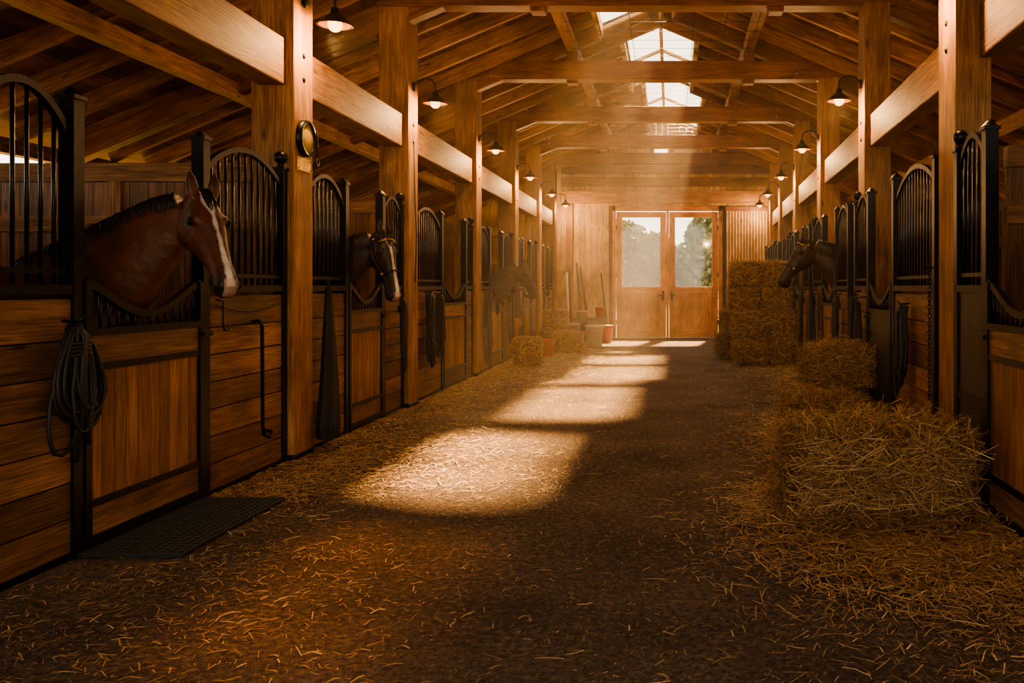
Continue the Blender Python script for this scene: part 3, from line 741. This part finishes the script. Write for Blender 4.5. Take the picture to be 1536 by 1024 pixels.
# ---------------------------------------------------------------- hanging tack
def tack(T,u,z,h,wd,n,r=.009,w0=.04,name='lead_rope',mat=None):
    mat=mat or M_ROPE; mb=MB(T)
    mb.tube([(w0-.02,u,z+.02),(w0+.06,u,z+.015),(w0+.075,u,z+.045)],.008,M_BLACK,6)
    for k in range(n):
        L=h*R(.6,1.0); ww=wd*R(.3,1)/2; o=R(-.25,.25)*wd; w=w0+R(.0,.06); pts=[]
        for j in range(19):
            q=j/18*2*math.pi
            zz=z-L*(1-math.cos(q))/2; uu=u+o*math.sin(q/2)**2+ww*math.sin(q)*(.35+.65*math.sin(q/2)**2)
            pts.append((w+.025*math.sin(q/2)+R(-.004,.004),uu+R(-.004,.004),zz))
        mb.tube(pts,r,mat,6)
    for k in range(3):
        uu=u+R(-.1,.1)*wd; mb.tube([(w0+.05,uu,z+.01),(w0+.085,uu,z-.06),(w0+.08,uu+R(-.02,.02),z-h*.5),(w0+.07,uu+R(-.05,.05),z-h*R(.7,1.05))],r,mat,6)
    # coil wraps at the neck
    for k in range(4):
        zz=z-.08-k*.018; mb.tube([(w0+.045+.04*math.cos(q),u+.05*wd/.3*math.sin(q),zz+.004*math.sin(q)) for q in [2*math.pi*j/12 for j in range(13)]],r*.9,mat,6)
    return mb.build(name)
tack(TL,4.05,1.12,.62,.46,11,.010,.06,'coiled_lead_rope')
tack(TL,9.0,1.18,.75,.16,5,.009,.05,'bridle')
tack(TL,10.05,1.22,.9,.28,9,.012,.05,'coiled_lead_rope')
tack(TL,10.5,1.20,.75,.3,7,.012,.05,'bridle')
tack(TL,13.3,1.2,1.1,.25,7,.016,.05,'coiled_lead_rope')
tack(TL,15.2,1.2,1.0,.25,6,.018,.05,'bridle')
tack(TR,6.75,1.15,.74,.30,9,.010,.05,'coiled_lead_rope')
tack(TR,8.9,1.2,.8,.2,5,.011,.05,'bridle')
tack(TR,9.9,1.2,.6,.2,5,.011,.05,'bridle')
tack(TR,12.0,1.2,.9,.2,5,.014,.05,'bridle')
tack(TR,13.2,1.2,.8,.2,5,.014,.05,'coiled_lead_rope')
# chain on right post
mb=MB(TR)
for k in range(30):
    z=1.40-k*.03; a=(k%2)*math.pi/2
    pts=[(.06+.011*math.cos(q)*math.cos(a),6.06+.011*math.cos(q)*math.sin(a),z+.02*math.sin(q)) for q in [2*math.pi*j/8 for j in range(9)]]
    mb.tube(pts,.0045,M_BLACK,5)
mb.tube([(.02,6.06,1.44),(.06,6.06,1.43),(.07,6.06,1.46)],.007,M_BLACK,6)
mb.build('hanging_chain')
# cloths
def cloth(T,u,w,zt,zb,r0,r1,name='hanging_horse_blanket',mat=None):
    mb=MB(T); mat=mat or M_CLOTH; mi=mb.mi(mat); seg=28; rows=10; base=0; ph=[R(0,6) for _ in range(3)]
    for i in range(rows+1):
        t=i/rows; z=zt+(zb-zt)*t; r=r0+(r1-r0)*t**.8
        if i==rows: r*=.9
        for k in range(seg):
            an=2*math.pi*k/seg; f=1+.22*t**.5*math.sin(an*5+ph[0]+t)+.10*math.sin(an*9+ph[1])
            mb.v.append(T@Vector((w+r*.55*f*math.cos(an),u+r*f*math.sin(an)+.03*t*math.sin(t*4),z)))
    for i in range(rows):
        for k in range(seg):
            k2=(k+1)%seg; mb.face([i*seg+k,i*seg+k2,(i+1)*seg+k2,(i+1)*seg+k],[(0,0)]*4,mi,.5,True)
    mb.face([k for k in range(seg)],[(0,0)]*seg,mi,.5); mb.face([rows*seg+k for k in range(seg)],[(0,0)]*seg,mi,.5)
    mb.tube([(w-.08,u,zt+.05),(w,u,zt+.045),(w,u,zt-.03)],.008,M_BLACK,6)
    return mb.build(name)
cloth(TL,6.93,.15,1.30,.10,.03,.13)
cloth(TR,8.55,.10,1.15,.15,.04,.12)
cloth(TR,11.9,.12,1.25,.12,.05,.14)
cloth(TR,10.0,.10,1.2,.2,.04,.10)
cloth(TL,15.55,.13,1.5,.75,.06,.13)
# handle bar and hooks
mb=MB(TL); mb.tube([(.022,5.93,1.06),(.075,5.93,1.07),(.08,5.95,1.03),(.08,5.96,.35),(.08,5.98,.28),(.085,6.05,.25),(.08,6.1,.28),(.03,6.1,.29)],.013,M_BLACK,8)
mb.build('stall_door_handle_bar')
mb=MB(TL); mb.tube([(.022,5.47,1.22),(.06,5.47,1.21),(.06,5.47,1.08)]+[(.06,5.51+.04*math.cos(q),1.06+.04*math.sin(q)) for q in (math.pi,math.pi*1.25,math.pi*1.5,math.pi*1.75,math.pi*2)],.006,M_BLACK,6)
mb.tube([(.04,5.42+k*.1,1.185-.05*math.sin(math.pi*k/9)) for k in range(10)],.005,M_ROPE,6)
mb.build('wall_hook')
# dial + brass plate on post, and keys
mb=MB(TL); mb.lathe([(.001,.03),(.118,.03),(.118,.02)],(.08,6.62,2.43),M_CREAM,32,'x'); mb.lathe([(.118,.0),(.118,.045),(.138,.045),(.14,.0)],(.08,6.62,2.43),M_BLACK,32,'x')
mb.build('wall_thermometer_dial')
mb=MB(TL); mb.bx((.08,6.5,2.18),(.088,6.74,2.28),M_BRASS)
for a_,b_ in ((6.515,2.195),(6.725,2.195),(6.515,2.265),(6.725,2.265)): mb.ball((.088,a_,b_),.006,M_BLACK,6)
mb.build('brass_plate',bevel=.002)
mb=MB(TL); mb.tube([(.08,6.76,2.5),(.13,6.76,2.5),(.13,6.76,2.3)]+[(.13,6.76+.03*math.sin(q),2.27+.03*math.cos(q)) for q in [j*.8 for j in range(9)]],.006,M_BLACK,6); mb.build('key_ring')
mb=MB(TL); mb.tube([(.09,9.45,2.9),(.1,9.45,2.2),(.11,9.47,1.9),(.1,9.46,1.35)],.006,M_ROPE,6); mb.build('hanging_cord')

# ---------------------------------------------------------------- buckets, brooms, clutter
def bucket(c,r,h,mat,lid=False):
    mb=MB(); mb.lathe([(.001,0.0),(r*.8,0),(r*.84,h*.5),(r*.97,h*.95),(r*1.06,h*.95),(r*1.06,h),(r*.95,h),(r*.8,.02),(.001,.02)],c,mat,24)
    if lid: mb.lathe([(r*1.08,h),(r*1.08,h+.025),(.001,h+.03)],c,mat,24)
    mb.tube([(c[0]+r*1.05*math.cos(q),c[1]-.02-.03*math.sin(q),c[2]+h*.93-r*.9*math.sin(q)) for q in [math.pi*j/10 for j in range(11)]],.005,M_STEEL,5)
    return mb.build('bucket')
bucket((-2.30,16.2,0),.15,.32,M_RED); bucket((-1.62,18.6,0),.20,.45,M_WHITE,True); bucket((-1.75,19.7,0),.17,.36,M_BLUE); bucket((-2.0,18.7,0),.16,.34,M_RED); bucket((-1.5,20.2,0),.17,.38,M_RED,True)
bucket((-2.25,19.6,0),.2,.45,M_BLUE,True)
def crate(c,s,mat,name='storage_crate'):
    mb=MB(); x,y,z=c; a,b_,h=s
    for k in range(4):
        zz=z+h*k/4
        mb.bx((x-a/2,y-b_/2,zz+.005),(x+a/2,y-b_/2+.02,zz+h/4-.012),mat); mb.bx((x-a/2,y+b_/2-.02,zz+.005),(x+a/2,y+b_/2,zz+h/4-.012),mat)
        mb.bx((x-a/2,y-b_/2+.02,zz+.005),(x-a/2+.02,y+b_/2-.02,zz+h/4-.012),mat); mb.bx((x+a/2-.02,y-b_/2+.02,zz+.005),(x+a/2,y+b_/2-.02,zz+h/4-.012),mat)
    for sx_ in (-1,1):
        for sy_ in (-1,1): mb.bx((x+sx_*(a/2-.02)-.02,y+sy_*(b_/2-.02)-.02,z),(x+sx_*(a/2-.02)+.02,y+sy_*(b_/2-.02)+.02,z+h),mat)
    mb.bx((x-a/2,y-b_/2,z+.005),(x+a/2,y+b_/2,z+.02),mat); return mb.build(name)
crate((-2.05,20.5,0),(.6,.45,.45),M_DARK); crate((-1.9,21.3,0),(.7,.4,.55),M_DARK)
bucket((-2.08,20.5,.45),.15,.28,M_WHITE); bucket((-1.72,21.3,.55),.12,.24,M_RED)
def tool(x,y,top,lean,head,mat=None):
    mb=MB(); p0=Vector((x,y,.03)); p1=Vector((x+lean[0],y+lean[1],top)); mb.tube([p0,p1],.022,mat or M_TIE,8)
    if head=='broom':
        mb.bx((x-.16,y-.03,.12),(x+.16,y+.03,.18),M_PLANK)
        for k in range(24): xx=x-.15+.0125*k; mb.tube([(xx,y,.13),(xx+R(-.02,.02),y+R(-.02,.02),.0)],.006,M_TWINE,4)
    elif head=='fork':
        mb.tube([(x-.1,y,.28),(x+.1,y,.28)],.01,M_STEEL,6)
        for k in range(4): mb.tube([(x-.1+k*.0667,y,.28),(x-.1+k*.0667,y-.02,.02)],.006,M_STEEL,5)
    else:
        mb.bx((x-.12,y-.015,.02),(x+.12,y+.015,.34),M_STEEL); mb.bx((x-.13,y-.02,.32),(x+.13,y+.02,.35),M_STEEL)
    return mb.build({'broom':'broom','fork':'pitchfork'}.get(head,'shovel'))
tool(-2.2,21.55,1.9,(-.16,.33),'broom',M_DARK); tool(-2.35,20.9,1.75,(-.10,.12),'fork',M_DARK); tool(-1.55,21.75,1.65,(-.2,.2),'shovel',M_DARK); tool(-2.42,20.8,1.65,(-.06,.03),'shovel',M_WHITE); tool(-2.0,21.7,1.8,(-.28,.25),'fork',M_DARK)
# ---------------------------------------------------------------- trees outside
def tree(x,y,h,r):
    mb=MB(); mb.tube([(x,y,-.04),(x+.1,y,h*.4),(x,y,h*.75)],[.18,.13,.05],M_BARK,8)
    for k in range(5):
        an=R(0,6.28); mb.tube([(x+.08,y,h*(.3+.08*k)),(x+math.cos(an)*r*.6,y+math.sin(an)*r*.6,h*(.5+.08*k))],[.06,.02],M_BARK,5)
    tr=mb.build('tree')
    n=14000; blobs=[(x+R(-r,r)*.6,y+R(-r,r)*.6,h*R(.25,.85),r*R(.35,.6)) for _ in range(14)]
    P=[];
    for b in blobs:
        k=n//14; d=np.random.normal(0,1,(k,3)); d/=np.linalg.norm(d,axis=1)[:,None]; P.append(np.array(b[:3])+d*b[3]*np.random.uniform(.5,1.05,k)[:,None])
    P=np.vstack(P); n=len(P); D=np.random.normal(0,1,(n,3)); D/=np.linalg.norm(D,axis=1)[:,None]; U=np.random.normal(0,1,(n,3))
    V,F=strands_arrays(P,D,U,np.full(n,.26),np.full(n,.2),np.zeros(n)); V[:,2]=np.maximum(V[:,2],0.0)
    ob=mesh_fast('foliage',V,F,M_LEAF,np.repeat(np.random.rand(n),2)); ob.parent=tr
for x,y,h,r in ((-5.5,50,6.3,2.6),(-2.2,54,5.2,2.6),(1.0,60,4.2,2.4),(3.6,52,5.2,2.6),(6.4,56,6.2,2.6),(-9,56,7,3),(-.4,62,4.4,2.6),(9.5,52,6,2.6)): tree(x,y,h,r)

# ---------------------------------------------------------------- dusty air in the aisle
def haze():
    m=bpy.data.materials.new('dusty_air'); m.use_nodes=True; nt=m.node_tree
    for n in list(nt.nodes): nt.nodes.remove(n)
    o=N(nt,'ShaderNodeOutputMaterial'); v=N(nt,'ShaderNodeVolumeScatter'); v.inputs['Density'].default_value=.0095; v.inputs['Anisotropy'].default_value=.1; v.inputs['Color'].default_value=(1,.88,.72,1)
    nt.links.new(v.outputs[0],o.inputs['Volume'])
    me=bpy.data.meshes.new('dusty_air'); bm=bmesh.new(); bmesh.ops.create_cube(bm,size=1)
    for q in bm.verts: q.co=Vector((-.1+q.co.x*5.0,14.0+q.co.y*15.8,2.75+q.co.z*5.3))
    bm.to_mesh(me); bm.free(); me.materials.append(m)
    ob=bpy.data.objects.new('dusty_air',me); scene.collection.objects.link(ob)
haze()
# ---------------------------------------------------------------- light
sun=bpy.data.lights.new('sun','SUN'); sun.energy=80; sun.color=(1,.53,.20); sun.angle=math.radians(4)
so=bpy.data.objects.new('sun',sun); scene.collection.objects.link(so); so.rotation_euler=Vector((-.17,-1,-1.0)).to_track_quat('-Z','Y').to_euler()
w=bpy.data.worlds.new('World'); scene.world=w; w.use_nodes=True; nt=w.node_tree; bg=nt.nodes['Background']
tc=N(nt,'ShaderNodeTexCoord'); sp=N(nt,'ShaderNodeSeparateXYZ'); nt.links.new(tc.outputs['Generated'],sp.inputs[0])
r=ramp(nt,[(0.0,(1.0,.86,.65)),(0.25,(1.0,.84,.62)),(1.0,(.95,.85,.71))],sp.outputs[2]); nt.links.new(r.outputs[0],bg.inputs[0]); bg.inputs[1].default_value=4.0
# ---------------------------------------------------------------- camera
cam=bpy.data.cameras.new('camera'); cam.lens=1300/1536*36; cam.sensor_width=36; cam.shift_x=-(1005-768)/1536; cam.shift_y=-(512-430)/1536; cam.clip_end=400
co=bpy.data.objects.new('camera',cam); co.location=(0,0,1.3); co.rotation_euler=(math.pi/2,0,0); scene.collection.objects.link(co); scene.camera=co
try: scene.view_settings.look='AgX - Medium High Contrast'
except Exception as e: print(e)
